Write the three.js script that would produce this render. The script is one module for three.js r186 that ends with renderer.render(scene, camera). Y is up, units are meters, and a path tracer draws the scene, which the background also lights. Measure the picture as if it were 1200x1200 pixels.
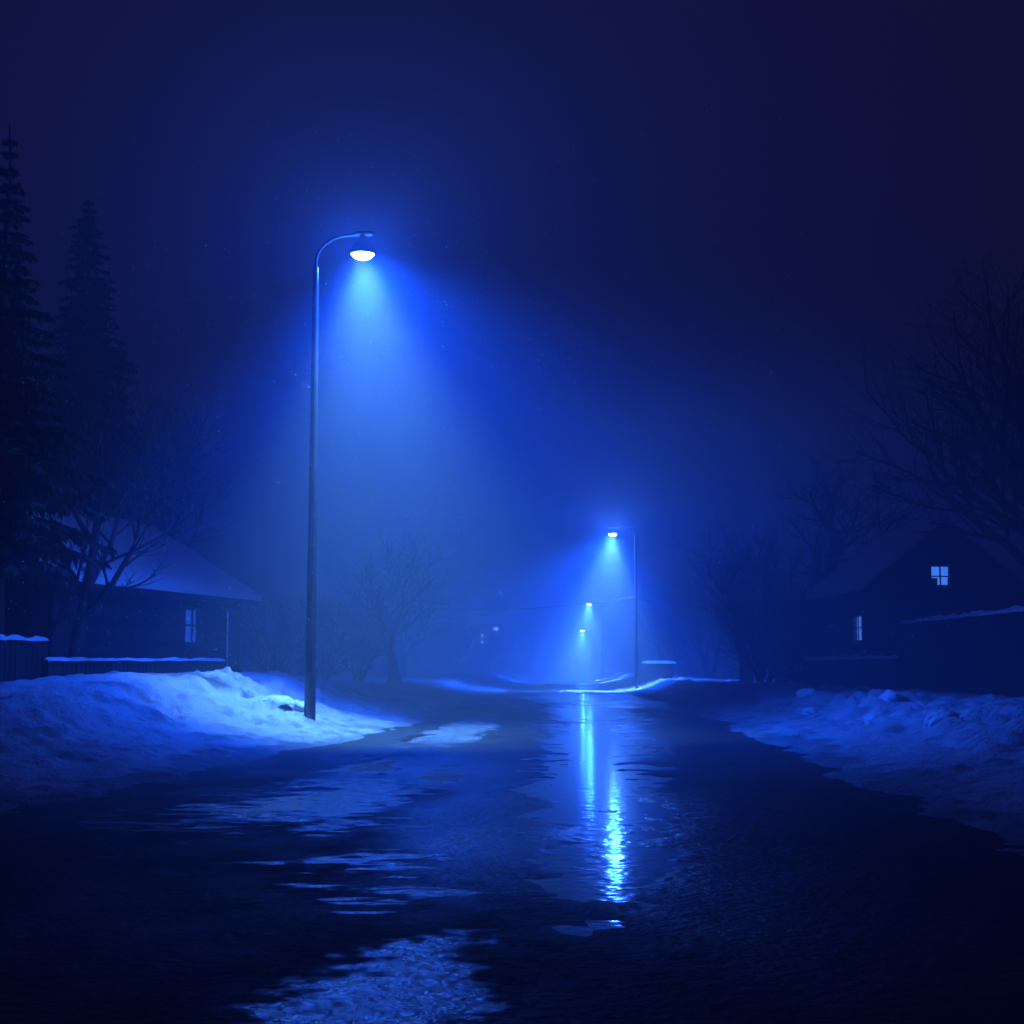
import * as THREE from 'three';
import { mergeGeometries } from 'three/addons/utils/BufferGeometryUtils.js';

// ---------------------------------------------------------------- camera, sky, haze, exposure
const scene = new THREE.Scene();
const camera = new THREE.PerspectiveCamera(37.85, 1, 0.1, 1500);
camera.rotation.order = 'YXZ';
camera.position.set(0, 1.1, 0);
camera.rotation.y = THREE.MathUtils.degToRad(2.094);   // looks a little to the left of the road's direction (-z)
camera.rotation.x = THREE.MathUtils.degToRad(6.067);
const renderer = new THREE.WebGLRenderer({ antialias: true });
renderer.toneMapping = THREE.LinearToneMapping;
renderer.toneMappingExposure = 1;
renderer.shadowMap.enabled = true;
renderer.shadowMap.type = THREE.PCFSoftShadowMap;

const skyData = new Float32Array(64 * 32 * 4);
for (let i = 0; i < 64 * 32; i++) skyData.set([0.0085, 0.0062, 0.036, 1], i * 4);   // even, heavy night overcast
const sky = new THREE.DataTexture(skyData, 64, 32, THREE.RGBAFormat, THREE.FloatType);
sky.mapping = THREE.EquirectangularReflectionMapping; sky.magFilter = THREE.LinearFilter; sky.needsUpdate = true;
scene.background = sky; scene.environment = sky;

const LAMP = new THREE.Color().setRGB(0.005, 0.085, 1.0), BEAM = new THREE.Color().setRGB(0.24, 0.70, 0.92);   // the lamp's blue shine, and its paler beam straight down
const FOG_DENSITY = 0.0195;
scene.fog = new THREE.FogExp2(new THREE.Color().setRGB(0.75, 0.88, 1.0), FOG_DENSITY);
const SPOT = 1180, SPILL = 105, DOWN = 760;                      // candela: wide through the glass, round the opal shade, straight down

// ---------------------------------------------------------------- random numbers and noise
function rng(seed) { let s = seed >>> 0; return () => { s = (s + 0x6D2B79F5) >>> 0; let t = Math.imul(s ^ (s >>> 15), 1 | s); t = (t + Math.imul(t ^ (t >>> 7), 61 | t)) ^ t; return ((t ^ (t >>> 14)) >>> 0) / 4294967296; }; }
function hash(ix, iy) { let h = Math.imul(ix, 374761393) + Math.imul(iy, 668265263); h = Math.imul(h ^ (h >>> 13), 1274126177); return ((h ^ (h >>> 16)) >>> 0) / 4294967296; }
function noise(x, y) {                                           // value noise, -1 .. 1
  const ix = Math.floor(x), iy = Math.floor(y); let u = x - ix, v = y - iy; u = u * u * (3 - 2 * u); v = v * v * (3 - 2 * v);
  const a = hash(ix, iy), b = hash(ix + 1, iy), c = hash(ix, iy + 1), d = hash(ix + 1, iy + 1);
  return (a + (b - a) * u + (c - a) * v + (a - b - c + d) * u * v) * 2 - 1;
}
function fbm(x, y, n = 4) { let s = 0, a = 0.5; for (let i = 0; i < n; i++) { s += a * noise(x + i * 17.3, y - i * 9.1); x *= 2.03; y *= 2.03; a *= 0.5; } return s; }
function tnoise(x, y, p) {                                       // value noise that repeats every p cells
  const ix = Math.floor(x), iy = Math.floor(y); let u = x - ix, v = y - iy; u = u * u * (3 - 2 * u); v = v * v * (3 - 2 * v);
  const m = (k) => ((k % p) + p) % p, a = hash(m(ix), m(iy) + 500), b = hash(m(ix + 1), m(iy) + 500), c = hash(m(ix), m(iy + 1) + 500), d = hash(m(ix + 1), m(iy + 1) + 500);
  return a + (b - a) * u + (c - a) * v + (a - b - c + d) * u * v;
}
const clamp = (x, a = 0, b = 1) => Math.min(b, Math.max(a, x));
const ss = (a, b, x) => { const t = clamp((x - a) / (b - a)); return t * t * (3 - 2 * t); };
function lut(table, x) { for (let i = 1; i < table.length; i++) if (x < table[i][0]) { const [x0, y0] = table[i - 1], [x1, y1] = table[i], t = clamp((x - x0) / (x1 - x0)); return y0 + (y1 - y0) * t; } return table[table.length - 1][1]; }

// ---------------------------------------------------------------- textures and materials
function texture(w, h, f, srgb = false) {
  const d = new Uint8Array(w * h * 4);
  for (let y = 0; y < h; y++) for (let x = 0; x < w; x++) { const c = f(x, y), k = (y * w + x) * 4; for (let i = 0; i < 3; i++) d[k + i] = 255 * clamp(Array.isArray(c) ? c[i] : c); d[k + 3] = 255; }
  const t = new THREE.DataTexture(d, w, h, THREE.RGBAFormat); t.wrapS = t.wrapT = THREE.RepeatWrapping; t.magFilter = THREE.LinearFilter; t.minFilter = THREE.LinearMipmapLinearFilter; t.generateMipmaps = true;
  if (srgb) t.colorSpace = THREE.SRGBColorSpace; t.needsUpdate = true; return t;
}
const grainT = texture(1024, 1024, (x, y) => 0.42 * tnoise(x / 32, y / 32, 32) + 0.33 * tnoise(x / 16, y / 16, 64) + 0.2 * tnoise(x / 6.4, y / 6.4, 160) + 0.05 * hash(x, y));   // refrozen, pitted surface: lumps of 1 to 5 cm on a 1.8 m tile
grainT.repeat.set(1 / 1.8, 1 / 1.8);
const asphaltT = texture(512, 512, (x, y) => { const s = hash(x >> 1, (y >> 1) + 77); const v = 0.55 + 0.25 * tnoise(x / 32, y / 32, 16) + (s > 0.9 ? 0.2 : 0) - (s < 0.12 ? 0.2 : 0); return [v, v, v * 1.02]; });
asphaltT.repeat.set(1 / 1.3, 1 / 1.3);
const snowBumpT = texture(512, 512, (x, y) => 0.45 * tnoise(x / 32, y / 32, 16) + 0.3 * tnoise(x / 8, y / 8, 64) + 0.25 * hash(x, y + 9));
snowBumpT.repeat.set(1 / 1.7, 1 / 1.7);
const woodT = texture(256, 256, (x, y) => { const v = 0.55 + 0.35 * tnoise(x / 64, y / 4, 64) * tnoise(x / 16, y / 8, 32) + 0.12 * (hash(x >> 3, y) - 0.5); return [v, v * 0.97, v * 0.93]; });
const barkT = texture(128, 128, (x, y) => tnoise(x / 4, y / 16, 32) * 0.7 + 0.3 * hash(x, y));
const rippleT = texture(256, 256, (x, y) => 0.6 * tnoise(x / 16, y / 16, 16) + 0.4 * tnoise(x / 6.4, y / 6.4, 40));
rippleT.repeat.set(1 / 1.5, 1 / 1.5);
const metalT = texture(128, 128, (x, y) => 0.55 + 0.3 * tnoise(x / 8, y / 8, 16) + 0.15 * hash(x, y));

// where water has soaked the road into a film: [x, z, half width, half length]
const WET = [[-0.56, -5.0, 0.38, 1.6], [-1.95, -13, 0.74, 2.4], [-1.35, -15.8, 0.3, 2], [-2.25, -17.2, 0.4, 1.5], [-2.2, -26, 0.55, 7]];
const SHREDS = [[-1.05, -8.8, 0.75, 0.9], [-0.9, -7.5, 0.6, 0.55], [-1.4, -10.9, 0.7, 0.8], [-2.6, -12, 1.0, 2.0]];   // thin films in shreds
const DAMP = [[0.3, -12, 2.0, 7], [0.2, -28, 3.4, 20], [0, -60, 5, 40]];   // damp all over, without a film
function wetness(x, z) {
  let w = 0.12 * ss(-0.15, 0.35, fbm(x * 0.55 + 3, z * 0.3));
  for (const [cx, cz, a, b] of DAMP) w = Math.max(w, 0.95 * ss(1.25, 0.2, Math.hypot((x - cx) / a, (z - cz) / b) + 0.4 * fbm(x * 0.9, z * 0.5)));
  for (const [cx, cz, a, b] of SHREDS) w = Math.max(w, 1 - ss(-0.1, 0.25, Math.hypot((x - cx) / a, (z - cz) / b) * 0.55 + 0.9 * fbm(x * 2.1 + cx, z * 7.5) + 0.5 * fbm(x * 7, z * 16, 3)));
  const fine = 0.55 * fbm(x * 5 + 2, z * 6) + 0.55 * fbm(x * 13, z * 15, 3);
  for (const [cx, cz, a, b] of WET) { const q = Math.hypot((x - cx) / a, (z - cz) / b) + 0.7 * fbm(x * 1.9 + cx * 7, z * 1.7) + fine; w = Math.max(w, 1 - ss(0.5, 1.15, q)); }
  return w;
}
const RX0 = -5.4, RX1 = 4.8, ROADTILE = 72;
const roadRoughT = texture(640, 2048, (i, j) => { const x = RX0 + (i / 640) * (RX1 - RX0), z = -(j / 2048) * ROADTILE; const v = 0.84 - 0.62 * wetness(x, z) + 0.10 * fbm(x * 3, z * 2) + 0.3 * (hash(i, j) - 0.35) * (0.3 + 0.7 * noise(x * 6, z * 9)); return [1, clamp(v, 0.14, 1), 1]; });
roadRoughT.wrapS = THREE.ClampToEdgeWrapping; roadRoughT.wrapT = THREE.RepeatWrapping;

const lin = (r, g, b) => new THREE.Color().setRGB(r, g, b);
const M = {
  asphalt: new THREE.MeshStandardMaterial({ name: 'wet asphalt', color: lin(0.055, 0.055, 0.058), map: asphaltT, roughness: 1, roughnessMap: roadRoughT, bumpMap: grainT, bumpScale: 0.011 }),
  water: new THREE.MeshPhysicalMaterial({ name: 'puddle water', color: lin(0.012, 0.012, 0.013), roughness: 0.085, ior: 1.33, bumpMap: rippleT, bumpScale: 0.002 }),
  snow: new THREE.MeshStandardMaterial({ name: 'snow', color: lin(1, 1, 1), vertexColors: true, roughness: 0.85, bumpMap: snowBumpT, bumpScale: 0.055 }),
  capSnow: new THREE.MeshStandardMaterial({ name: 'settled snow', color: lin(0.7, 0.71, 0.72), roughness: 0.9, bumpMap: snowBumpT, bumpScale: 0.02 }),
  flake: new THREE.MeshPhysicalMaterial({ name: 'falling flake', color: lin(0.95, 0.95, 0.95), roughness: 1, transmission: 0.6, thickness: 0 }),
  bark: new THREE.MeshStandardMaterial({ name: 'bark', color: lin(0.05, 0.042, 0.036), roughness: 0.95, bumpMap: barkT, bumpScale: 0.01 }),
  twig: new THREE.MeshStandardMaterial({ name: 'twig', color: lin(0.045, 0.038, 0.034), roughness: 0.95 }),
  needle: new THREE.MeshStandardMaterial({ name: 'needles', color: lin(0.028, 0.045, 0.026), roughness: 0.9, side: THREE.DoubleSide }),
  metal: new THREE.MeshStandardMaterial({ name: 'painted steel', color: lin(0.10, 0.10, 0.105), metalness: 0.65, roughness: 0.34, roughnessMap: metalT }),
  darkMetal: new THREE.MeshStandardMaterial({ name: 'dark steel', color: lin(0.010, 0.010, 0.011), metalness: 0, roughness: 0.85 }),
  cable: new THREE.MeshStandardMaterial({ name: 'cable', color: lin(0.02, 0.02, 0.02), roughness: 0.7 }),
  concrete: new THREE.MeshStandardMaterial({ name: 'concrete', color: lin(0.22, 0.22, 0.21), roughness: 0.95, map: asphaltT }),
  deck: new THREE.MeshStandardMaterial({ name: 'roof boards', color: lin(0.05, 0.042, 0.036), map: woodT, roughness: 0.9 }),
  trim: new THREE.MeshStandardMaterial({ name: 'window paint', color: lin(0.12, 0.12, 0.12), roughness: 0.7 }),
  glass: new THREE.MeshPhysicalMaterial({ name: 'window glass', color: lin(0.95, 0.97, 1), transmission: 1, thickness: 0, roughness: 0.04, ior: 1.5 }),
};
const wood = [0.036, 0.046, 0.058, 0.04].map((v, i) => new THREE.MeshStandardMaterial({ name: 'weathered board ' + i, color: lin(v, v * 0.9, v * 0.8), map: woodT, bumpMap: woodT, bumpScale: 0.004, roughness: 0.9 }));
function glow(name, c, k) { return new THREE.MeshStandardMaterial({ name, color: lin(0.5, 0.5, 0.5), emissive: lin(...c), emissiveIntensity: k, roughness: 0.8 }); }
const lampGlass = glow('lamp glass', [0.2, 0.5, 1.0], 70);
const farLampGlass = glow('far lamp glass', [0.2, 0.5, 1.0], 800);
const opal = glow('opal shade', [LAMP.r, LAMP.g, LAMP.b], 0.35);
const curtainBright = glow('lit curtain', [0.06, 0.24, 1.0], 2.2), curtainDim = glow('dim lit curtain', [0.03, 0.14, 1.0], 0.55), farWindow = glow('far lit window', [0.22, 0.45, 1.0], 9);

// ---------------------------------------------------------------- helpers
const used = {};
function numbered(n) { used[n] = (used[n] ?? -1) + 1; return used[n] ? n + '_' + String(used[n]).padStart(3, '0') : n; }
function shade(o) { o.castShadow = o.receiveShadow = true; return o; }
function part(name, geometry, material, parent, position) { const m = shade(new THREE.Mesh(geometry, material)); m.name = name; if (position) m.position.set(...position); parent.add(m); return m; }
function tagged(o, label, category, group) { o.userData.label = label; o.userData.category = category; if (group) o.userData.group = group; return o; }
function thing(name, label, category, pos = [0, 0, 0], turn = 0, group) { const g = new THREE.Group(); g.name = numbered(name); g.position.set(...pos); g.rotation.y = turn; scene.add(g); return tagged(g, label, category, group); }
function structure(name, geometry, material) { const m = shade(new THREE.Mesh(geometry, material)); m.name = numbered(name); m.userData.kind = 'structure'; scene.add(m); return m; }
function geo(pos, idx, uv, color) {
  const g = new THREE.BufferGeometry(); g.setAttribute('position', new THREE.Float32BufferAttribute(pos, 3)); if (uv) g.setAttribute('uv', new THREE.Float32BufferAttribute(uv, 2)); if (color) g.setAttribute('color', new THREE.Float32BufferAttribute(color, 3));
  g.setIndex(idx); g.computeVertexNormals(); return g;
}
function prism(poly, depth, z0 = 0) {                            // polygon in xy, thickness along +z, uv in metres
  const s = new THREE.Shape(poly.map(([x, y]) => new THREE.Vector2(x, y)));
  const g = new THREE.ExtrudeGeometry(s, { depth, bevelEnabled: false }); g.translate(0, 0, z0); return g;
}
function box(w, h, d, x = 0, y = 0, z = 0) { const g = new THREE.BoxGeometry(w, h, d); g.translate(x, y, z); const p = g.attributes.position, u = g.attributes.uv; for (let i = 0; i < p.count; i++) u.setXY(i, p.getX(i) + p.getZ(i), p.getY(i)); return g; }

// ---------------------------------------------------------------- the ground: snow, road, puddles
const EDGE_L = [[-10, -4.35], [5, -4.3], [10.8, -4.15], [16, -3.95], [22, -3.65], [30, -3.2], [38, -3.25], [60, -3.5], [90, -3.5], [500, -3.6]];
const EDGE_R = [[-10, 2.5], [9, 2.8], [20, 3.1], [30, 3.35], [60, 3.3], [76, 2.7], [84, 2.7], [95, 3.2], [500, 3.2]];
const CREST_L = [[0, 0.3], [10, 0.42], [18, 0.68], [24, 0.98], [34, 1.02], [42, 0.75], [55, 0.55], [80, 0.5], [105, 0.75], [125, 1.0], [145, 0.75], [500, 0.8]];
const CREST_R = [[0, 0.22], [12, 0.3], [20, 0.38], [30, 0.5], [45, 0.55], [60, 0.5], [78, 0.55], [95, 0.6], [160, 0.8], [500, 0.8]];
// thin packed slush left on the road: [x, z, half width, half length]
const SLUSH = [[-2.0, -27, 0.5, 7.5], [-2.4, -20, 0.3, 1.6], [1.6, -73, 0.7, 3], [2.2, -79, 0.8, 3], [0.9, -83, 1.2, 3.5], [-0.4, -92, 1.4, 4], [-1.2, -108, 1.5, 9]];
const PRINTS = []; { const r = rng(5); for (let i = 0; i < 26; i++) PRINTS.push([-7.6 + i * 0.1 + (i % 2) * 0.28 + r() * 0.1, -29.5 + i * 0.16 + r() * 0.15, 0.11 + r() * 0.05]); for (let i = 0; i < 14; i++) PRINTS.push([-5.6 + r() * 1.2, -27 + r() * 4, 0.1 + r() * 0.08]); }
function snowHeight(x, z) {
  const D = -z, wob = 0.42 * fbm(x * 0.5 + 4, z * 0.28, 3) + 0.32 * fbm(x * 2.2, z * 1.3 + 8, 3) + 0.16 * fbm(x * 8, z * 6);
  const dl = lut(EDGE_L, D) - x + wob, dr = x - lut(EDGE_R, D) + wob, d = Math.max(dl, dr), left = dl > dr;
  let h;
  if (d < 0) h = Math.max(-0.09, d * 0.13);
  else {
    const crest = lut(left ? CREST_L : CREST_R, D), w = left ? 2.9 : 2.2;
    h = 0.05 * ss(0, 0.25, d) + (crest - 0.05) * (0.55 * ss(0.1, w, d) + 0.45 * ss(0.7 * w, 1.15 * w, d)) - (crest - 0.5) * ss(1.5 * w, 2.7 * w, d) * 0.9;
    const k = ss(0.1, 2, d), top = ss(0.5 * w, w, d) * (1 - 0.6 * ss(1.6 * w, 3 * w, d));
    h += k * 0.10 * fbm(x * 0.8, z * 0.8 + 30) + top * (left ? 0.10 : 0.2) * fbm(x * 1.25 + 9, z * 1.1) + top * (left ? 0.07 : 0.2) * Math.abs(fbm(x * 2.4, z * 2.2 + 5));
    h += ss(0, 0.6, d) * (0.055 * fbm(x * 3.5, z * 3.5, 3) + 0.02 * fbm(x * 11, z * 11, 2));
    if (left) for (const [px, pz, r] of PRINTS) { const q = ((x - px) ** 2 + ((z - pz) / 1.6) ** 2) / (r * r); if (q < 6) h += -0.17 * Math.exp(-q * 1.6) + 0.05 * Math.exp(-((Math.sqrt(q) - 1.5) ** 2) * 4); }
    if (Math.abs(x) > 20) h += 0.4 * fbm(x * 0.05, z * 0.05) * ss(20, 40, Math.abs(x));
  }
  let slush = 0;
  if (d < 0.1) for (const [cx, cz, a, b] of SLUSH) {
    const q = Math.hypot((x - cx) / a, (z - cz) / b) + 0.8 * fbm(x * 2.6 + cx, z * 1.2) + 0.55 * fbm(x * 9, z * 5);
    if (q < 1) { const t = 0.003 + 0.016 * ss(1, 0.6, q); if (t > h) { h = t; slush = 1; } }
  }
  return [h, slush, d];
}
function rows(list) { return list; }
const zs = []; for (let D = -8; D < 3; D += 0.5) zs.push(-D); for (let D = 3; D < 430; D += Math.max(0.07, 0.0052 * D)) zs.push(-D);
const xs = []; { const out = []; for (let x = 8, s = 0.09; x < 150; x += s, s *= 1.13) out.push(x); for (const x of [...out].reverse()) xs.push(-x); for (let x = -7.93; x < 8; x += 0.075) xs.push(x); xs.push(...out); }
{
  const pos = [], uv = [], col = [], idx = [], W = xs.length;
  for (const z of zs) for (const x of xs) {
    const [h, slush, d] = snowHeight(x, z); pos.push(x, h, z); uv.push(x, z);
    // salted, trodden slush by the road and on it is greyer than clean snow: patches of grit
    const grit = slush ? (z > -50 ? 0.24 : 0.5) + 0.2 * fbm(x * 6, z * 4) : 0.56 - 0.26 * ss(0.05, 0.5, fbm(x * 3.1, z * 2.2) + 0.75 * ss(0.9, 0, d)) - 0.08 * fbm(x * 1.3, z * 1.3 + 50);
    const g = clamp(grit, 0.15, 0.85); col.push(g, g, g * 1.01);
  }
  for (let j = 0; j + 1 < zs.length; j++) for (let i = 0; i + 1 < W; i++) { const a = j * W + i; idx.push(a, a + 1, a + W, a + 1, a + W + 1, a + W); }
  structure('snow_ground', geo(pos, idx, uv, col), M.snow);
}
const groundAt = (x, z) => Math.max(0, snowHeight(x, z)[0]);

// dips in the road that hold water: [x, z, half width, half length, depth]
const DIPS = [[0.2, -8.6, 0.42, 2.0, 0.017], [0.28, -14.5, 0.62, 5, 0.018], [0.42, -24, 0.85, 9, 0.016], [0.6, -40, 1.3, 12, 0.014], [0.2, -66, 2.0, 16, 0.014], [-0.6, -100, 2.2, 20, 0.012]];
const LEVEL = -0.006;
function roadHeight(x, z) {
  let h = 0.004 * fbm(x * 0.6, z * 0.25 + 11) + 0.003 * fbm(x * 2.7 + 6, z * 1.9, 3);
  for (const [cx, cz, a, b, dep] of DIPS) { const q = Math.hypot((x - cx) / a, (z - cz) / b) + 0.6 * fbm(x * 1.7 + cx, z * 1.1, 3) + 0.6 * fbm(x * 5, z * 4, 3) + 0.3 * fbm(x * 15, z * 9, 2); if (q < 1.25) h -= dep * ss(1.25, 0.35, q); }
  return h;
}
{
  const rx = []; for (let x = RX0; x <= RX1 + 1e-6; x += (RX1 - RX0) / 136) rx.push(x);
  const rz = [8, 6, 4]; for (let D = -2; D < 3; D += 0.25) rz.push(-D); for (let D = 3; D < 430; D += Math.max(0.06, 0.005 * D)) rz.push(-D);
  const W = rx.length, pos = [], uv = [], uv1 = [], idx = [];
  for (const z of rz) for (const x of rx) { pos.push(x, roadHeight(x, z), z); uv.push(x, z); uv1.push((x - RX0) / (RX1 - RX0), -z / ROADTILE); }
  for (let j = 0; j + 1 < rz.length; j++) for (let i = 0; i + 1 < W; i++) { const a = j * W + i; idx.push(a, a + 1, a + W, a + 1, a + W + 1, a + W); }
  const g = geo(pos, idx, uv); g.setAttribute('uv1', new THREE.Float32BufferAttribute(uv1, 2)); roadRoughT.channel = 1;
  structure('road', g, M.asphalt);
  // water lies wherever the road is lower than the water level: one sheet for each hollow
  const cell = (i, j) => { const a = j * W + i; return Math.min(pos[a * 3 + 1], pos[(a + 1) * 3 + 1], pos[(a + W) * 3 + 1], pos[(a + W + 1) * 3 + 1]) < LEVEL && rz[j] > -130; };
  const seen = new Uint8Array(W * rz.length);
  for (let j = 0; j + 1 < rz.length; j++) for (let i = 0; i + 1 < W; i++) {
    if (seen[j * W + i] || !cell(i, j)) continue;
    const stack = [[i, j]], cells = []; seen[j * W + i] = 1;
    while (stack.length) { const [a, b] = stack.pop(); cells.push([a, b]); for (const [c, d] of [[a + 1, b], [a - 1, b], [a, b + 1], [a, b - 1]]) if (c >= 0 && d >= 0 && c + 1 < W && d + 1 < rz.length && !seen[d * W + c] && cell(c, d)) { seen[d * W + c] = 1; stack.push([c, d]); } }
    if (cells.length < 12) continue;
    const map = new Map(), p = [], u = [], ix = [], at = (a, b) => { const k = b * W + a; if (!map.has(k)) { map.set(k, p.length / 3); p.push(rx[a], LEVEL, rz[b]); u.push(rx[a], rz[b]); } return map.get(k); };
    for (const [a, b] of cells) ix.push(at(a, b), at(a + 1, b), at(a, b + 1), at(a + 1, b), at(a + 1, b + 1), at(a, b + 1));
    structure('puddle', geo(p, ix, u), M.water);
  }
}
console.log('ground done');

// ---------------------------------------------------------------- street lamps
function streetLamp(label, x, z, dir, arm, base, tall, power = 1) {           // dir: +1 the arm reaches to the right, -1 to the left
  const t = thing('street_lamp', label, 'street lamp', [x, base, z], dir > 0 ? 0 : Math.PI, 'street lamps along the road');
  const H = tall;
  const prof = [[0.001, -0.3], [0.105, -0.3], [0.103, 0.1], [0.094, 1.6], [0.088, 1.62], [0.074, 4.2], [0.056, H - 0.62], [0.052, H - 0.58], [0.036, H - 0.56], [0.001, H - 0.56]];
  part('pole', new THREE.LatheGeometry(prof.map(([r, y]) => new THREE.Vector2(r, y)), 20), M.metal, t);
  part('access_hatch', box(0.10, 0.34, 0.02, 0, 0.95, 0.098), M.darkMetal, t);
  const R = 0.62, pts = [new THREE.Vector3(0, H - 0.6, 0)];
  for (let i = 0; i <= 8; i++) { const a = (i / 8) * Math.PI / 2; pts.push(new THREE.Vector3(R * (1 - Math.cos(a)), H - 0.5 + (R * 0.8) * Math.sin(a), 0)); }
  const top = H - 0.5 + R * 0.8; pts.push(new THREE.Vector3(arm - 0.05, top + 0.02, 0), new THREE.Vector3(arm + 0.12, top + 0.03, 0));
  part('arm', new THREE.TubeGeometry(new THREE.CatmullRomCurve3(pts), 40, 0.03, 10), M.darkMetal, t);
  part('bracket', mergeGeometries([new THREE.CylinderGeometry(0.05, 0.06, 0.12, 14).translate(arm, top - 0.04, 0), new THREE.CapsuleGeometry(0.048, 0.26, 4, 12).rotateZ(Math.PI / 2).translate(arm + 0.02, top + 0.025, 0)]), M.darkMetal, t);
  const hy = top - 0.36;                                           // level of the glass
  const hood = [[0.058, 0.27], [0.085, 0.265], [0.12, 0.24], [0.165, 0.18], [0.2, 0.10], [0.222, 0.03], [0.224, 0.0], [0.215, 0.0]];
  part('hood', new THREE.LatheGeometry(hood.map(([r, y]) => new THREE.Vector2(r, y)).reverse(), 28), opal, t, [arm, hy, 0]);
  const bowl = [[0.001, -0.095], [0.08, -0.088], [0.15, -0.06], [0.195, -0.01], [0.205, 0.02], [0.001, 0.02]];
  part('lamp_glass', new THREE.LatheGeometry(bowl.map(([r, y]) => new THREE.Vector2(r, y)), 28), power > 4 ? farLampGlass : lampGlass, t, [arm, hy, 0]);
  const shine = (l, tx, ty, tz) => { l.position.set(arm, hy + 0.01, 0); l.castShadow = true; l.shadow.radius = 9; t.add(l); if (l.target) { l.target.position.set(arm + tx, hy + ty, tz); t.add(l.target); } };
  shine(new THREE.PointLight(LAMP, SPILL * power, 0, 2));
  shine(new THREE.SpotLight(LAMP, SPOT * power, 0, THREE.MathUtils.degToRad(70), 0.9, 2), 1.9, -8, 0);
  shine(new THREE.SpotLight(BEAM, DOWN * power, 0, THREE.MathUtils.degToRad(37), 1, 2), 0.7, -8, 0);
  return t;
}
streetLamp('tall street lamp nearest the viewer, on the left snowbank', -4.49, -26.15, 1, 0.84, 0.3, 8.62, 1);
streetLamp('street lamp at the right kerb beside the snow-topped shelter, second nearest', 3.72, -80.6, -1, 1.22, 0.3, 8.5, 4.6);
streetLamp('street lamp in the haze beyond the crossing cable, third nearest', 3.18, -135.2, -1, 1.15, 0.6, 6.85, 9);
streetLamp('farthest and faintest street lamp, lowest of the row', 2.7, -165.2, -1, 0.95, 0.6, 5.27, 12);

// ---------------------------------------------------------------- trees
class Tubes {
  constructor() { this.p = []; this.i = []; this.u = []; }
  add(pts, radii, sides) {
    const n = pts.length, base = this.p.length / 3, t = new THREE.Vector3(), a = new THREE.Vector3(), b = new THREE.Vector3(); let len = 0;
    for (let k = 0; k < n; k++) {
      t.subVectors(pts[Math.min(n - 1, k + 1)], pts[Math.max(0, k - 1)]).normalize(); a.set(Math.abs(t.y) < 0.9 ? 0 : 1, Math.abs(t.y) < 0.9 ? 1 : 0, 0).cross(t).normalize(); b.crossVectors(t, a);
      if (k) len += pts[k].distanceTo(pts[k - 1]);
      for (let s = 0; s < sides; s++) { const w = (s / sides) * Math.PI * 2, c = Math.cos(w) * radii[k], d = Math.sin(w) * radii[k]; this.p.push(pts[k].x + a.x * c + b.x * d, pts[k].y + a.y * c + b.y * d, pts[k].z + a.z * c + b.z * d); this.u.push(s / sides, len); }
    }
    for (let k = 0; k + 1 < n; k++) for (let s = 0; s < sides; s++) { const q = base + k * sides + s, w = base + k * sides + ((s + 1) % sides); this.i.push(q, w, q + sides, w, w + sides, q + sides); }
  }
  build() { return geo(this.p, this.i, this.u); }
}
function bareTree(name, label, x, z, o, group) {
  const t = thing(name, label, o.shrub ? 'shrub' : 'tree', [x, groundAt(x, z) - 0.08, z], 0, group), r = rng(o.seed), big = new Tubes(), fine = new Tubes();
  const grow = (from, dir, len, rad, level) => {
    const n = level < 2 ? 7 : level < 3 ? 5 : 4, pts = [from.clone()], radii = [rad], d = dir.clone(), p = from.clone(), end = level >= o.levels ? 0.3 : 0.45;
    for (let k = 1; k <= n; k++) {
      d.add(new THREE.Vector3(r() - 0.5, (r() - 0.5) * 0.7 + (level ? o.lift : 0.1), r() - 0.5).multiplyScalar(level ? 0.42 : 0.22)).normalize();
      p.addScaledVector(d, len / n); pts.push(p.clone()); radii.push(rad * (1 - (1 - end) * k / n) * (0.93 + r() * 0.12));
    }
    if (level === 0) radii[0] *= 1.45;
    (level < 2 ? big : fine).add(pts, radii, level === 0 ? 9 : level === 1 ? 6 : level === 2 ? 4 : 3);
    if (level >= o.levels) return;
    const kids = o.kids[level];
    for (let c = 0; c < kids; c++) {
      const f = level === 0 ? o.bare + (1 - o.bare) * (c + r() * 0.8) / kids : 0.22 + 0.78 * (c + r()) / kids, at = Math.min(n - 1e-3, f * n), k = Math.floor(at), q = pts[k].clone().lerp(pts[k + 1], at - k), along = pts[k + 1].clone().sub(pts[k]).normalize();
      const spin = c * 2.4 + r() * 1.2, side = new THREE.Vector3(Math.cos(spin), 0, Math.sin(spin)); side.addScaledVector(along, -side.dot(along)).normalize();
      const tilt = (level === 0 ? o.open : 0.75) * (0.75 + 0.5 * r()), nd = along.multiplyScalar(Math.cos(tilt)).addScaledVector(side, Math.sin(tilt)).normalize();
      grow(q, nd, len * (level === 0 ? o.reach * (1.15 - 0.55 * f) : 0.56) * (0.7 + 0.6 * r()), Math.max(o.thin ?? 0.006, radii[k] * (level === 0 ? 0.62 : 0.55)), level + 1);
    }
  };
  for (let s = 0; s < (o.stems ?? 1); s++) { const a = s * 2.1 + r(); grow(new THREE.Vector3(Math.cos(a) * (o.stems ? 0.12 : 0), 0, Math.sin(a) * (o.stems ? 0.12 : 0)), new THREE.Vector3(Math.cos(a) * (o.stems ? 0.3 : 0.03) + (o.leanx ?? 0), 1, Math.sin(a) * (o.stems ? 0.2 : 0.03)).normalize(), o.height, o.radius, 0); }
  part('trunk', big.build(), M.bark, t); part('crown', fine.build(), M.twig, t);
  return t;
}
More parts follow.
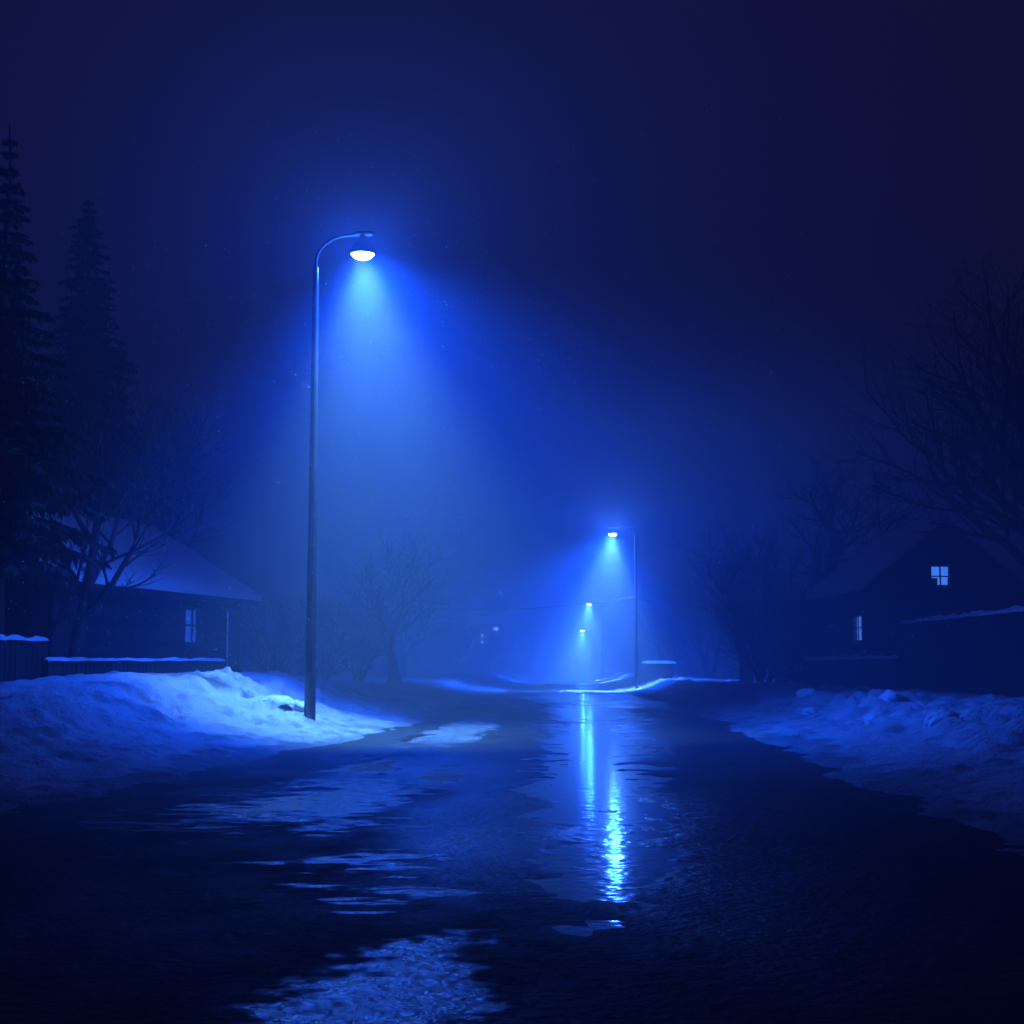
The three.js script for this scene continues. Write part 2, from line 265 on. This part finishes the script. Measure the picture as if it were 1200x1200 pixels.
function spruce(label, x, z, H, R, seed, group) {
  const t = thing('spruce_tree', label, 'tree', [x, groundAt(x, z) - 0.1, z], 0, group), r = rng(seed), trunk = new Tubes(), pos = [], idx = [];
  const tp = [], tr = []; for (let k = 0; k <= 10; k++) { tp.push(new THREE.Vector3((r() - 0.5) * 0.06, H * k / 10, (r() - 0.5) * 0.06)); tr.push(0.24 * (1 - k / 10) + 0.012); } trunk.add(tp, tr, 8);
  const blade = (p, d, w, len) => { const up = new THREE.Vector3(r() - 0.5, r() - 0.2, r() - 0.5), s = new THREE.Vector3().crossVectors(d, up).normalize().multiplyScalar(w), b = pos.length / 3, e = p.clone().addScaledVector(d, len), m = p.clone().addScaledVector(d, len * 0.45); pos.push(p.x, p.y, p.z, m.x + s.x, m.y + s.y, m.z + s.z, e.x, e.y, e.z, m.x - s.x, m.y - s.y, m.z - s.z); idx.push(b, b + 1, b + 2, b, b + 2, b + 3); };
  for (let y = (seed === 12 ? 0.24 : 0.09) * H; y < H * 0.985; y += 0.22 + 0.1 * r()) {
    const f = y / H, n = 5 + Math.round(6 * (1 - f)), clump = 0.82 + 0.3 * noise(y * 0.9, seed);
    for (let k = 0; k < n; k++) {
      const a = (k / n) * 6.283 + r() * 1.1, len = Math.max(0.1, R * Math.pow(1 - f, 0.92) * clump * (0.62 + 0.5 * r()) * (f < 0.2 ? 0.7 + 1.5 * f : 1)), out = new THREE.Vector3(Math.cos(a), 0, Math.sin(a)), pts = [], seg = 5;
      for (let s = 0; s <= seg; s++) { const q = s / seg; pts.push(new THREE.Vector3(out.x * len * q, y + len * (0.16 * q - 0.46 * q * q + 0.14 * q * q * q), out.z * len * q)); }
      trunk.add(pts, pts.map((_, s) => Math.max(0.006, 0.03 * (1 - f * 0.7) * (1 - s / seg))), 3);
      const side = new THREE.Vector3(-out.z, 0, out.x), count = Math.ceil(len * 12) + 4;
      for (let s = 0; s < count; s++) {
        const q = 0.12 + 0.88 * (s + r()) / count, at = Math.min(seg - 1e-3, q * seg), c = Math.floor(at), p = pts[c].clone().lerp(pts[c + 1], at - c), sl = (0.20 + 0.34 * (1 - q)) * Math.min(1, 0.22 + len * 0.5);
        for (const sg of [-1, 1]) { const d = out.clone().multiplyScalar(0.7).addScaledVector(side, sg * (0.5 + 0.6 * r())); d.y = -0.25 - 0.75 * r(); d.normalize(); blade(p, d, 0.035 + 0.03 * r(), sl * (0.7 + 0.7 * r())); }
        const dn = new THREE.Vector3((r() - 0.5) * 0.6, -1, (r() - 0.5) * 0.6).normalize(); blade(p, dn, 0.03 + 0.03 * r(), sl * (0.5 + 0.8 * r()));
      }
    }
  }
  part('trunk', trunk.build(), M.bark, t); part('crown', geo(pos, idx), M.needle, t);
  return t;
}
spruce('tall dark spruce behind the left house, its pointed top clear of the frame edge', -13.75, -41.5, 14.5, 5.0, 11, 'spruces around the left house');
spruce('dark spruce in the front garden, its crown cut by the left edge of the photo', -9.95, -25.6, 10.3, 3.0, 12, 'spruces around the left house');
spruce('lowest dark spruce, set farthest back behind the left house', -17.5, -45, 12.5, 4.8, 13, 'spruces around the left house');
const B = 'bare trees and shrubs';
bareTree('bare_tree', 'small bare garden tree with forking limbs in front of the left house', -9.1, -27.4, { seed: 21, height: 3.5, radius: 0.14, levels: 4, kids: [7, 6, 5, 4], bare: 0.3, open: 0.75, reach: 0.75, lift: 0.25 }, B);
bareTree('bare_tree', 'fine-twigged bare tree rising behind the left house roof beside the spruce', -11.6, -43.5, { seed: 22, height: 6.8, radius: 0.2, levels: 4, kids: [10, 6, 5, 4], bare: 0.3, open: 0.7, reach: 0.5, lift: 0.25, thin: 0.008 }, B);
bareTree('bare_tree', 'squat bare tree with a thick short trunk, right of the tall lamp post', -7.15, -62, { seed: 23, height: 3.6, radius: 0.25, levels: 4, kids: [8, 6, 5, 3], bare: 0.35, open: 0.75, reach: 0.85, lift: 0.22, thin: 0.009 }, B);
bareTree('bare_tree', 'bare tree with crooked heavy limbs behind the right house roof', 10.1, -62.6, { seed: 37, height: 6.6, radius: 0.34, levels: 4, kids: [7, 6, 6, 4], bare: 0.45, open: 0.85, reach: 0.62, lift: 0.15, thin: 0.011 }, B);
bareTree('bare_tree', 'tall spreading bare tree at the right edge of the photo', 14.7, -47.0, { seed: 25, height: 9.8, radius: 0.34, levels: 4, kids: [16, 8, 6, 5], bare: 0.28, open: 0.85, reach: 0.52, lift: 0.18, thin: 0.008 }, B);
bareTree('bare_tree', 'bushy bare tree left of the right house, above the low fence', 9.0, -63.5, { seed: 26, height: 4.4, radius: 0.14, stems: 2, levels: 4, kids: [9, 6, 5, 4], bare: 0.15, open: 0.6, reach: 0.55, lift: 0.3, thin: 0.01 }, B);
bareTree('bare_tree', 'bushy bare tree at the left end of the dark thicket by the right house', 8.4, -71, { seed: 27, height: 4.9, radius: 0.15, stems: 2, levels: 4, kids: [10, 6, 5, 4], bare: 0.12, open: 0.6, reach: 0.55, lift: 0.3, thin: 0.01 }, B);
bareTree('bare_tree', 'hazy bare tree right of the second lamp, where the cable ends', 10.3, -109, { seed: 28, height: 6, radius: 0.17, stems: 2, levels: 4, kids: [10, 6, 5, 4], bare: 0.15, open: 0.6, reach: 0.5, lift: 0.3, thin: 0.014 }, B);
bareTree('bare_tree', 'faint bare tree behind the snow-topped shelter', 8.0, -118, { seed: 29, height: 4.6, radius: 0.15, stems: 2, levels: 3, kids: [12, 7, 6], bare: 0.12, open: 0.65, reach: 0.5, lift: 0.3, thin: 0.016 }, B);
bareTree('bare_tree', 'faint bare tree directly behind the squat tree, holding the left cable end', -9.6, -88, { seed: 30, height: 5.4, radius: 0.18, levels: 4, kids: [10, 6, 5, 4], bare: 0.25, open: 0.7, reach: 0.5, lift: 0.25, thin: 0.012 }, B);
bareTree('bare_shrub', 'dark leafless shrub just right of the left house end', -11.0, -56, { shrub: 1, seed: 31, height: 2.3, radius: 0.06, stems: 4, levels: 3, kids: [11, 7, 5], bare: 0.08, open: 0.6, reach: 0.6, lift: 0.3, thin: 0.008 }, B);
bareTree('bare_shrub', 'dark leafless shrub seen just left of the tall lamp post', -10.2, -62, { shrub: 1, seed: 32, height: 2.6, radius: 0.07, stems: 4, levels: 3, kids: [11, 7, 5], bare: 0.08, open: 0.6, reach: 0.6, lift: 0.3, thin: 0.009 }, B);
bareTree('bare_shrub', 'dark leafless shrub seen just right of the tall lamp post', -9.2, -66, { shrub: 1, seed: 33, height: 2.4, radius: 0.07, stems: 4, levels: 3, kids: [11, 7, 5], bare: 0.08, open: 0.6, reach: 0.6, lift: 0.3, thin: 0.009 }, B);
bareTree('bare_shrub', 'low leafless shrub in front of the thicket, left of the low fence', 7.4, -57, { shrub: 1, seed: 34, height: 2.6, radius: 0.07, stems: 5, levels: 3, kids: [12, 8, 5], bare: 0.05, open: 0.6, reach: 0.6, lift: 0.3, thin: 0.009 }, B);
bareTree('bare_shrub', 'leafless shrub against the left corner of the right house', 8.3, -54, { shrub: 1, seed: 35, height: 2.3, radius: 0.07, stems: 5, levels: 3, kids: [12, 8, 5], bare: 0.05, open: 0.6, reach: 0.6, lift: 0.3, thin: 0.009 }, B);
console.log('trees done');

// ---------------------------------------------------------------- houses
function wallPlanks(wall, x0, x1, topAt, openings, z, row = 0.19, y0 = 0, seed = 1) {   // boards along x, cut at openings [x0, x1, y0, y1]; topAt(y): [xmin, xmax] inside the outline, or null
  const r = rng(seed);
  for (let y = y0, k = 0; ; y += row, k++) {
    const lo = topAt(y), hi = topAt(y + row - 0.008); if (!lo) break; const h = hi ? row - 0.008 : 0.05, up = hi ?? [(lo[0] + lo[1]) / 2 - 0.02, (lo[0] + lo[1]) / 2 + 0.02];
    let spans = [[lo[0], up[0], lo[1], up[1]]];
    for (const [a, b, c, d] of openings) if (y + row > c && y < d) spans = spans.flatMap(([l, lu, q, qu]) => a > l && b < q ? [[l, lu, a, a], [b, b, q, qu]] : [[l, lu, q, qu]]);
    for (const [l, lu, q, qu] of spans) if (q - l > 0.03) { const m = part('plank', prism([[l, y], [q, y], [qu, y + h], [lu, y + h]], 0.032), wood[Math.floor(r() * 4)], wall, [0, 0, z + (r() - 0.5) * 0.006]); m.rotation.x = 0.025; }
  }
}
function windowUnit(parent, cx, cy, w, h, z, turn, curtain, cols = 2, rowsN = 2, cover = [0, 1, 0, 1]) {
  const g = new THREE.Group(); g.name = 'window'; g.position.set(cx, cy, z); g.rotation.y = turn; parent.add(g);
  const f = 0.055;
  part('frame', mergeGeometries([box(w + 2 * f, f, 0.09, 0, h / 2 + f / 2), box(w + 2 * f, f, 0.09, 0, -h / 2 - f / 2), box(f, h, 0.09, -w / 2 - f / 2), box(f, h, 0.09, w / 2 + f / 2)]), M.trim, g);
  part('sill', box(w + 0.2, 0.035, 0.14, 0, -h / 2 - f - 0.02, 0.04), M.trim, g);
  const bars = []; for (let i = 1; i < cols; i++) bars.push(box(0.045, h, 0.03, -w / 2 + w * i / cols, 0, 0.012)); for (let i = 1; i < rowsN; i++) bars.push(box(w, 0.04, 0.026, 0, -h / 2 + h * (rowsN === 2 ? 0.52 : i / rowsN), 0.012));
  if (bars.length) part('glazing_bars', mergeGeometries(bars), M.trim, g);
  for (let i = 0; i < cols; i++) for (let j = 0; j < rowsN; j++) { const pw = w / cols - 0.01, ph = h / rowsN - 0.01; part('pane', box(pw, ph, 0.004, -w / 2 + w * (i + 0.5) / cols, -h / 2 + h * (j + 0.5) / rowsN, -0.006), M.glass, g); }
  for (const [a, b, c, d] of Array.isArray(cover[0]) ? cover : [cover]) {
  const cw = (b - a) * w, ch = (d - c) * h, p = [], ix = [], u = [], N = 24;   // a lit curtain hanging in soft folds
  for (let j = 0; j < 2; j++) for (let i = 0; i <= N; i++) { p.push(-w / 2 + a * w + cw * i / N, -h / 2 + c * h + ch * j, -0.09 + 0.012 * Math.sin(i * 1.7) + 0.006 * Math.sin(i * 4.1)); u.push(i / N, j); }
  for (let i = 0; i < N; i++) ix.push(i, i + 1, i + N + 1, i + 1, i + N + 2, i + N + 1);
  part('lit_curtain', geo(p, ix, u), curtain, g);
  }
  part('reveal', mergeGeometries([box(w + 0.06, 0.02, 0.2, 0, h / 2 + 0.015, -0.12), box(w + 0.06, 0.02, 0.2, 0, -h / 2 - 0.015, -0.12), box(0.02, h, 0.2, -w / 2 - 0.015, 0, -0.12), box(0.02, h, 0.2, w / 2 + 0.015, 0, -0.12), box(w + 0.06, h + 0.05, 0.02, 0, 0, -0.23)]), M.deck, g);
  return g;
}
function snowSheet(w, l, thick, seed, nx = 16, nz = 20) {          // lumpy snow lying on a roof plane: top surface and rim
  const p = [], u = [], ix = [], h = (i, j) => { const e = Math.min(i, nx - i, j, nz - j); return e === 0 ? 0 : thick * (e === 1 ? 0.82 : 1) * (1 + 0.3 * fbm(i * 0.35 + seed, j * 0.3, 3)); };
  for (let j = 0; j <= nz; j++) for (let i = 0; i <= nx; i++) { const a = i === 0 ? 0 : i === nx ? 1 : i === 1 ? 0.006 : i === nx - 1 ? 0.994 : (i - 0.5) / (nx - 1), b = j === 0 ? 0 : j === nz ? 1 : j === 1 ? 0.006 : j === nz - 1 ? 0.994 : (j - 0.5) / (nz - 1); p.push(a * w, h(i, j), b * l + 0.03 * fbm(i * 0.7 + seed, j)); u.push(a * w, b * l); }
  for (let j = 0; j < nz; j++) for (let i = 0; i < nx; i++) { const a = j * (nx + 1) + i; ix.push(a, a + nx + 1, a + 1, a + 1, a + nx + 1, a + nx + 2); }
  return geo(p, ix, u);
}
// a house with its near gable at z = 0 facing +z, ridge along -z, x = 0 under the ridge
function house(name, label, pos, turn, { half, eave, ridge, length, over, gableWindows = [], leftWindows = [], rightWindows = [], seed }) {
  const t = thing(name, label, 'house', pos, turn), pitch = Math.atan2(ridge - eave, half + over), wallEave = eave + over * Math.tan(pitch) - 0.06;
  const mk = (n) => { const g = new THREE.Group(); g.name = n; t.add(g); return g; };
  const gable = (y) => { const top = ridge - 0.12; if (y > top - 0.06) return null; const w = y <= wallEave ? half : half * (top - y) / (top - wallEave); return [-w, w]; };
  const flat = (len) => (y) => y > wallEave - 0.12 ? null : [0, len];
  const open = (list) => list.map(([c, y, w, h]) => [c - w / 2 - 0.05, c + w / 2 + 0.05, y - h / 2 - 0.05, y + h / 2 + 0.05]);
  let g = mk('wall'); wallPlanks(g, 0, 0, gable, open(gableWindows), -0.032, 0.19, 0, seed);
  g = mk('wall'); g.position.set(0, 0, -length); g.rotation.y = Math.PI; wallPlanks(g, 0, 0, gable, [], -0.032, 0.19, 0, seed + 1);
  g = mk('wall'); g.position.set(-half, 0, -length); g.rotation.y = -Math.PI / 2; wallPlanks(g, 0, 0, flat(length), open(leftWindows.map(([c, y, w, h]) => [length - c, y, w, h])), -0.032, 0.19, 0, seed + 2);
  g = mk('wall'); g.position.set(half, 0, 0); g.rotation.y = Math.PI / 2; wallPlanks(g, 0, 0, flat(length), open(rightWindows), -0.032, 0.19, 0, seed + 3);
  for (const [x, z] of [[-half, 0], [half, 0], [-half, -length], [half, -length]]) part('corner_board', box(0.14, wallEave, 0.14, x, wallEave / 2, z), wood[1], t);
  part('core', prism([[-half + 0.3, 0.02], [half - 0.3, 0.02], [half - 0.3, wallEave - 0.3], [0, ridge - 0.6], [-half + 0.3, wallEave - 0.3]], length - 0.6, -length + 0.3), M.deck, t);
  for (const [c, y, w, h, cur, cols, rn, cov] of gableWindows) windowUnit(t, c, y, w, h, 0.01, 0, cur, cols, rn, cov);
  for (const [c, y, w, h, cur, cols, rn, cov] of leftWindows) { const u = windowUnit(t, -half - 0.01, y, w, h, -c, -Math.PI / 2, cur, cols, rn, cov); }
  for (const [c, y, w, h, cur, cols, rn, cov] of rightWindows) windowUnit(t, half + 0.01, y, w, h, -c, Math.PI / 2, cur, cols, rn, cov);
  const slope = Math.hypot(half + over, ridge - eave);
  for (const s of [-1, 1]) {
    const r = new THREE.Group(); r.name = 'roof'; r.position.set(0, ridge, over + 0.05); r.rotation.set(0, s > 0 ? 0 : Math.PI, 0); if (s < 0) r.position.z = -length - over - 0.05; t.add(r);
    const tilt = new THREE.Group(); tilt.name = 'roof_slope'; r.rotation.z = 0; r.add(tilt);
    const L = length + 2 * over + 0.1, deck = box(slope, 0.06, L, slope / 2, -0.03, -L / 2), sn = snowSheet(slope + 0.04, L + 0.04, 0.16, seed + s); sn.translate(0, 0.002, -L - 0.02);
    const fascia = box(0.03, 0.16, L + 0.02, slope + 0.015, -0.08, -L / 2), barge = [box(slope, 0.18, 0.03, slope / 2, -0.08, 0.016), box(slope, 0.18, 0.03, slope / 2, -0.08, -L - 0.016)];
    for (const q of [deck, sn, fascia, ...barge]) q.rotateZ(-pitch);
    r.remove(tilt);
    part('deck', deck, M.deck, r); part('snow_cover', sn, M.capSnow, r); part('fascia', fascia, M.deck, r); for (const b of barge) part('barge_board', b, M.deck, r);
  }
  return t;
}
const cb = curtainBright, cd = curtainDim;
{ // left: its long side runs beside the road; the far gable ends the roof on the right
  const dir = Math.atan2(1.57, 6.66);                              // turned clockwise from the road's direction
  // the far road-side eave corner stands at (-7.46, -35.95); the ridge lies 3 m behind it
  const L = 8.0, half = 2.65, over = 0.35, ux = Math.sin(dir), uz = -Math.cos(dir), lx = uz, lz = -ux;
  const fx = -7.46 + lx * 3.0, fz = -35.95 + lz * 3.0, nx = fx - ux * (L + over), nz = fz - uz * (L + over);
  house('wooden_house', 'low snow-roofed wooden house behind the left fence, window facing the road', [nx, 0.1, nz], -dir, { half, eave: 2.7, ridge: 4.5, length: L, over, seed: 3,
    rightWindows: [[5.6, 2.0, 0.75, 0.72, cd, 2, 2, [0, 1, 0, 1]], [7.45, 1.85, 0.34, 1.1, cd, 1, 2, [0, 1, 0, 1]]] });
}
{ // right: its gable faces the viewer
  const a = THREE.MathUtils.degToRad(6.5);
  house('gabled_house', 'steep-gabled wooden house behind the right fences with a lit attic window', [13.12, 0.1, -52.5], a, { half: 2.75, eave: 3.78, ridge: 6.2, length: 6.6, over: 0.28, seed: 7,
    gableWindows: [[-0.12, 4.25, 0.64, 0.72, cb, 2, 2, [[0, 1, 0.45, 1], [0.4, 0.96, 0.12, 0.45]]]], leftWindows: [[0.95, 2.48, 0.95, 0.84, cb, 2, 2, [0, 1, 0, 1]]] });
}
{ // far house in the haze: only its lit windows show
  const t = thing('far_house', 'house lost in the haze, only tiny lit windows showing', 'house', [-9.5, 0.4, -152], 0.1);
  part('wall', box(6.4, 5.6, 7, 0, 2.8, -3.5), wood[1], t);
  part('roof', prism([[-3.7, 5.5], [3.7, 5.5], [0, 8.2]], 7.8, -7.4), M.capSnow, t);
  part('window', box(0.5, 0.28, 0.02, 2.3, 4.95, 0.02), farWindow, t); part('window', box(0.22, 0.3, 0.02, 0.9, 4.25, 0.02), farWindow, t); part('window', box(0.22, 0.3, 0.02, 0.9, 3.6, 0.02), farWindow, t);
}
console.log('houses done');

// ---------------------------------------------------------------- fences and the shelter
const boardGeo = [0.122, 0.136, 0.148].map((w) => prism([[-w / 2, 0], [w / 2, 0], [w / 2, 1], [-w / 2, 1]], 0.024));
function fence(label, ax, az, bx, bz, top, topB, seed, capH = 0.07, group = 'board fences of the front gardens') {
  const len = Math.hypot(bx - ax, bz - az), turn = Math.atan2(-(bz - az), bx - ax), t = thing('board_fence', label, 'fence', [ax, 0, az], turn, group), r = rng(seed);
  const level = (x) => top + (topB - top) * x / len, ground = (x) => groundAt(ax + (bx - ax) * x / len, az + (bz - az) * x / len) - 0.12;
  for (let x = 0.075; x < len; x += 0.152) { const m = part('board', boardGeo[Math.floor(r() * 3)], wood[Math.floor(r() * 4)], t, [x, ground(x), (r() - 0.5) * 0.008]); m.scale.y = level(x) - ground(x) - 0.01 + (r() - 0.5) * 0.025; m.rotation.z = (r() - 0.5) * 0.012; }
  for (let x = 0.06; x < len + 0.2; x += Math.min(2.2, len - 0.12)) { const xx = Math.min(x, len - 0.06); part('post', box(0.11, level(xx) - ground(xx) + 0.0, 0.11, xx, (level(xx) + ground(xx)) / 2, -0.062), wood[2], t); if (xx < x) break; }
  for (const f of [0.22, 0.8]) { const y0 = ground(0) + f * (level(0) - ground(0)), y1 = ground(len) + f * (level(len) - ground(len)), g = box(len, 0.08, 0.036, len / 2, 0, -0.02); const p = g.attributes.position; for (let i = 0; i < p.count; i++) p.setY(i, p.getY(i) + y0 + (y1 - y0) * p.getX(i) / len); part('rail', g, wood[0], t); }
  const N = Math.ceil(len / 0.12), K = 8, p = [], u = [], ix = [];
  for (let i = 0; i <= N; i++) for (let k = 0; k <= K; k++) { const x = len * i / N, a = (k / K) * Math.PI, n = fbm(x * 1.3 + seed, k * 0.2, 3), end = i === 0 || i === N ? 0.4 : 1, hgt = capH * end * (1 + 0.75 * n + 0.35 * noise(x * 6, seed)); p.push(x, level(x) + 0.006 + Math.sin(a) * hgt + 0.012 * noise(x * 5, k), Math.cos(a) * (0.10 + 0.02 * n) * end - 0.03); u.push(x, k * 0.05); }
  for (let i = 0; i < N; i++) for (let k = 0; k < K; k++) { const a = i * (K + 1) + k; ix.push(a, a + K + 1, a + 1, a + 1, a + K + 1, a + K + 2); }
  part('snow_cap', geo(p, ix, u), M.capSnow, t);
  return t;
}
fence('long low board fence with a thin snow line in front of the left house', -8.72, -24.9, -7.3, -31.8, 1.26, 1.30, 41, 0.05);
fence('higher snow-capped board fence cut by the left edge of the photo', -10.3, -20.4, -8.95, -25.6, 1.58, 1.6, 42);
fence('tall dark board fence with sloping snow cap at the right edge', 9.13, -41.3, 10.3, -25.5, 2.36, 2.36, 43, 0.1);
fence('low snow-capped board fence in front of the right house, left of the tall fence', 7.25, -46.3, 9.02, -41.4, 1.42, 1.42, 44, 0.1);
{
  const t = thing('gate_post', 'dark square post at the right end of the low left fence', 'post', [-7.22, 0, -32.1], 0.2), y = groundAt(-7.22, -32.1) - 0.1;
  part('shaft', box(0.16, 2.2 - y, 0.16, 0, (2.2 + y) / 2, 0), wood[2], t); part('cap', new THREE.ConeGeometry(0.16, 0.1, 4, 1).rotateY(Math.PI / 4).translate(0, 2.25, 0), wood[1], t);
}
{
  const y = 0.42, t = thing('bin_shelter', 'small box-shaped shelter with flat snow-covered roof beyond the second lamp', 'shelter', [5.2, y, -85.3], 0.12), r = rng(4);
  for (let i = 0; i < 10; i++) part('board', box(0.132, 1.02, 0.03, -0.65 + i * 0.144, 0.5, 0.45), wood[Math.floor(r() * 4)], t);
  for (const s of [-1, 1]) for (let i = 0; i < 6; i++) part('board', box(0.03, 1.02, 0.132, s * 0.7, 0.5, 0.36 - i * 0.144), wood[Math.floor(r() * 4)], t);
  part('roof', box(1.7, 0.06, 1.2, 0, 1.05, 0), M.deck, t); const s = snowSheet(1.74, 1.24, 0.15, 5, 12, 10); s.translate(-0.87, 1.082, -0.62); part('snow_cover', s, M.capSnow, t);
}
// ---------------------------------------------------------------- cable over the road
{
  const P = [[10.3, 6.0, -108.8], [3.66, 5.05, -80.6], [-9.6, 4.9, -87.9]], gs = [];
  for (let k = 0; k < 2; k++) { const pts = [], a = new THREE.Vector3(...P[k]), b = new THREE.Vector3(...P[k + 1]); for (let i = 0; i <= 24; i++) { const f = i / 24, v = a.clone().lerp(b, f); v.y -= 4 * 0.42 * f * (1 - f); pts.push(v); } gs.push(new THREE.TubeGeometry(new THREE.CatmullRomCurve3(pts), 48, 0.022, 6)); }
  const m = shade(new THREE.Mesh(mergeGeometries(gs), M.cable)); m.name = numbered('overhead_cable'); scene.add(m); tagged(m, 'thin dark cable sagging across the road at the second lamp pole', 'cable');
}
// ---------------------------------------------------------------- broken lumps of ploughed snow
function lump(seed, s) {
  const g = new THREE.IcosahedronGeometry(1, 4), p = g.attributes.position, v = new THREE.Vector3();
  for (let i = 0; i < p.count; i++) { v.fromBufferAttribute(p, i); const k = 1 + 0.45 * fbm(v.x * 1.6 + seed, v.y * 1.6 + v.z * 1.3, 3) + 0.12 * fbm(v.x * 6 + seed, v.z * 6 + v.y * 4, 2); v.multiplyScalar(k); p.setXYZ(i, v.x * s, v.y * s * 0.62, v.z * s * 0.9); }
  const u = []; for (let i = 0; i < p.count; i++) u.push(p.getX(i) + p.getY(i), p.getZ(i)); g.setAttribute('uv', new THREE.Float32BufferAttribute(u, 2)); g.computeVertexNormals(); return g;
}
const LUMPS = [
  [-5.15, -26.6, 0.30, 'largest lump of ploughed snow, left of the tall lamp post'], [-4.78, -26.9, 0.21, 'snow lump touching the foot of the tall lamp post'], [-5.35, -25.7, 0.12, 'small snow lump in front of the largest one by the lamp post'],
  [5.3, -21.5, 0.26, 'snow lump nearest the viewer on the right bank'], [5.0, -24.6, 0.2, 'second snow lump along the right bank'], [5.9, -27.5, 0.28, 'third and broadest snow lump along the right bank'], [4.9, -30.5, 0.19, 'fourth snow lump along the right bank'], [5.5, -34.5, 0.24, 'fifth and farthest snow lump on the right bank'],
];
LUMPS.forEach(([x, z, s, label], i) => { const m = shade(new THREE.Mesh(lump(i * 3.7 + 1, s), M.capSnow)); m.name = numbered('snow_lump'); m.position.set(x, groundAt(x, z) + s * 0.22, z); m.rotation.y = i * 1.3; scene.add(m); tagged(m, label, 'snow lump', 'lumps thrown up by the plough'); });

// ---------------------------------------------------------------- falling snow
{
  const r = rng(99), N = 8000, m = new THREE.InstancedMesh(new THREE.OctahedronGeometry(1, 0), M.flake, N), o = new THREE.Object3D();
  for (let i = 0; i < N; i++) {
    if (i < 6800) o.position.set(-9 + 14 * r(), 1.2 + 7.8 * r(), -19 - 14 * r()); else o.position.set(-14 + 26 * r(), 0.9 + 8 * r(), -38 - 50 * r());
    const s = (0.004 + 0.008 * r() * r()) * (i < 6800 ? 1 : 1.6); o.scale.set(s, s * (1.2 + r()), s); o.rotation.set(r() * 0.8 - 0.4, r() * 6, r() * 0.8 - 0.4); o.updateMatrix(); m.setMatrixAt(i, o.matrix);
  }
  m.name = 'falling_snow'; m.userData = { kind: 'stuff', label: 'fine snowflakes drifting through the light of the lamps', category: 'snowflakes' }; shade(m); scene.add(m);
}
renderer.render(scene, camera);
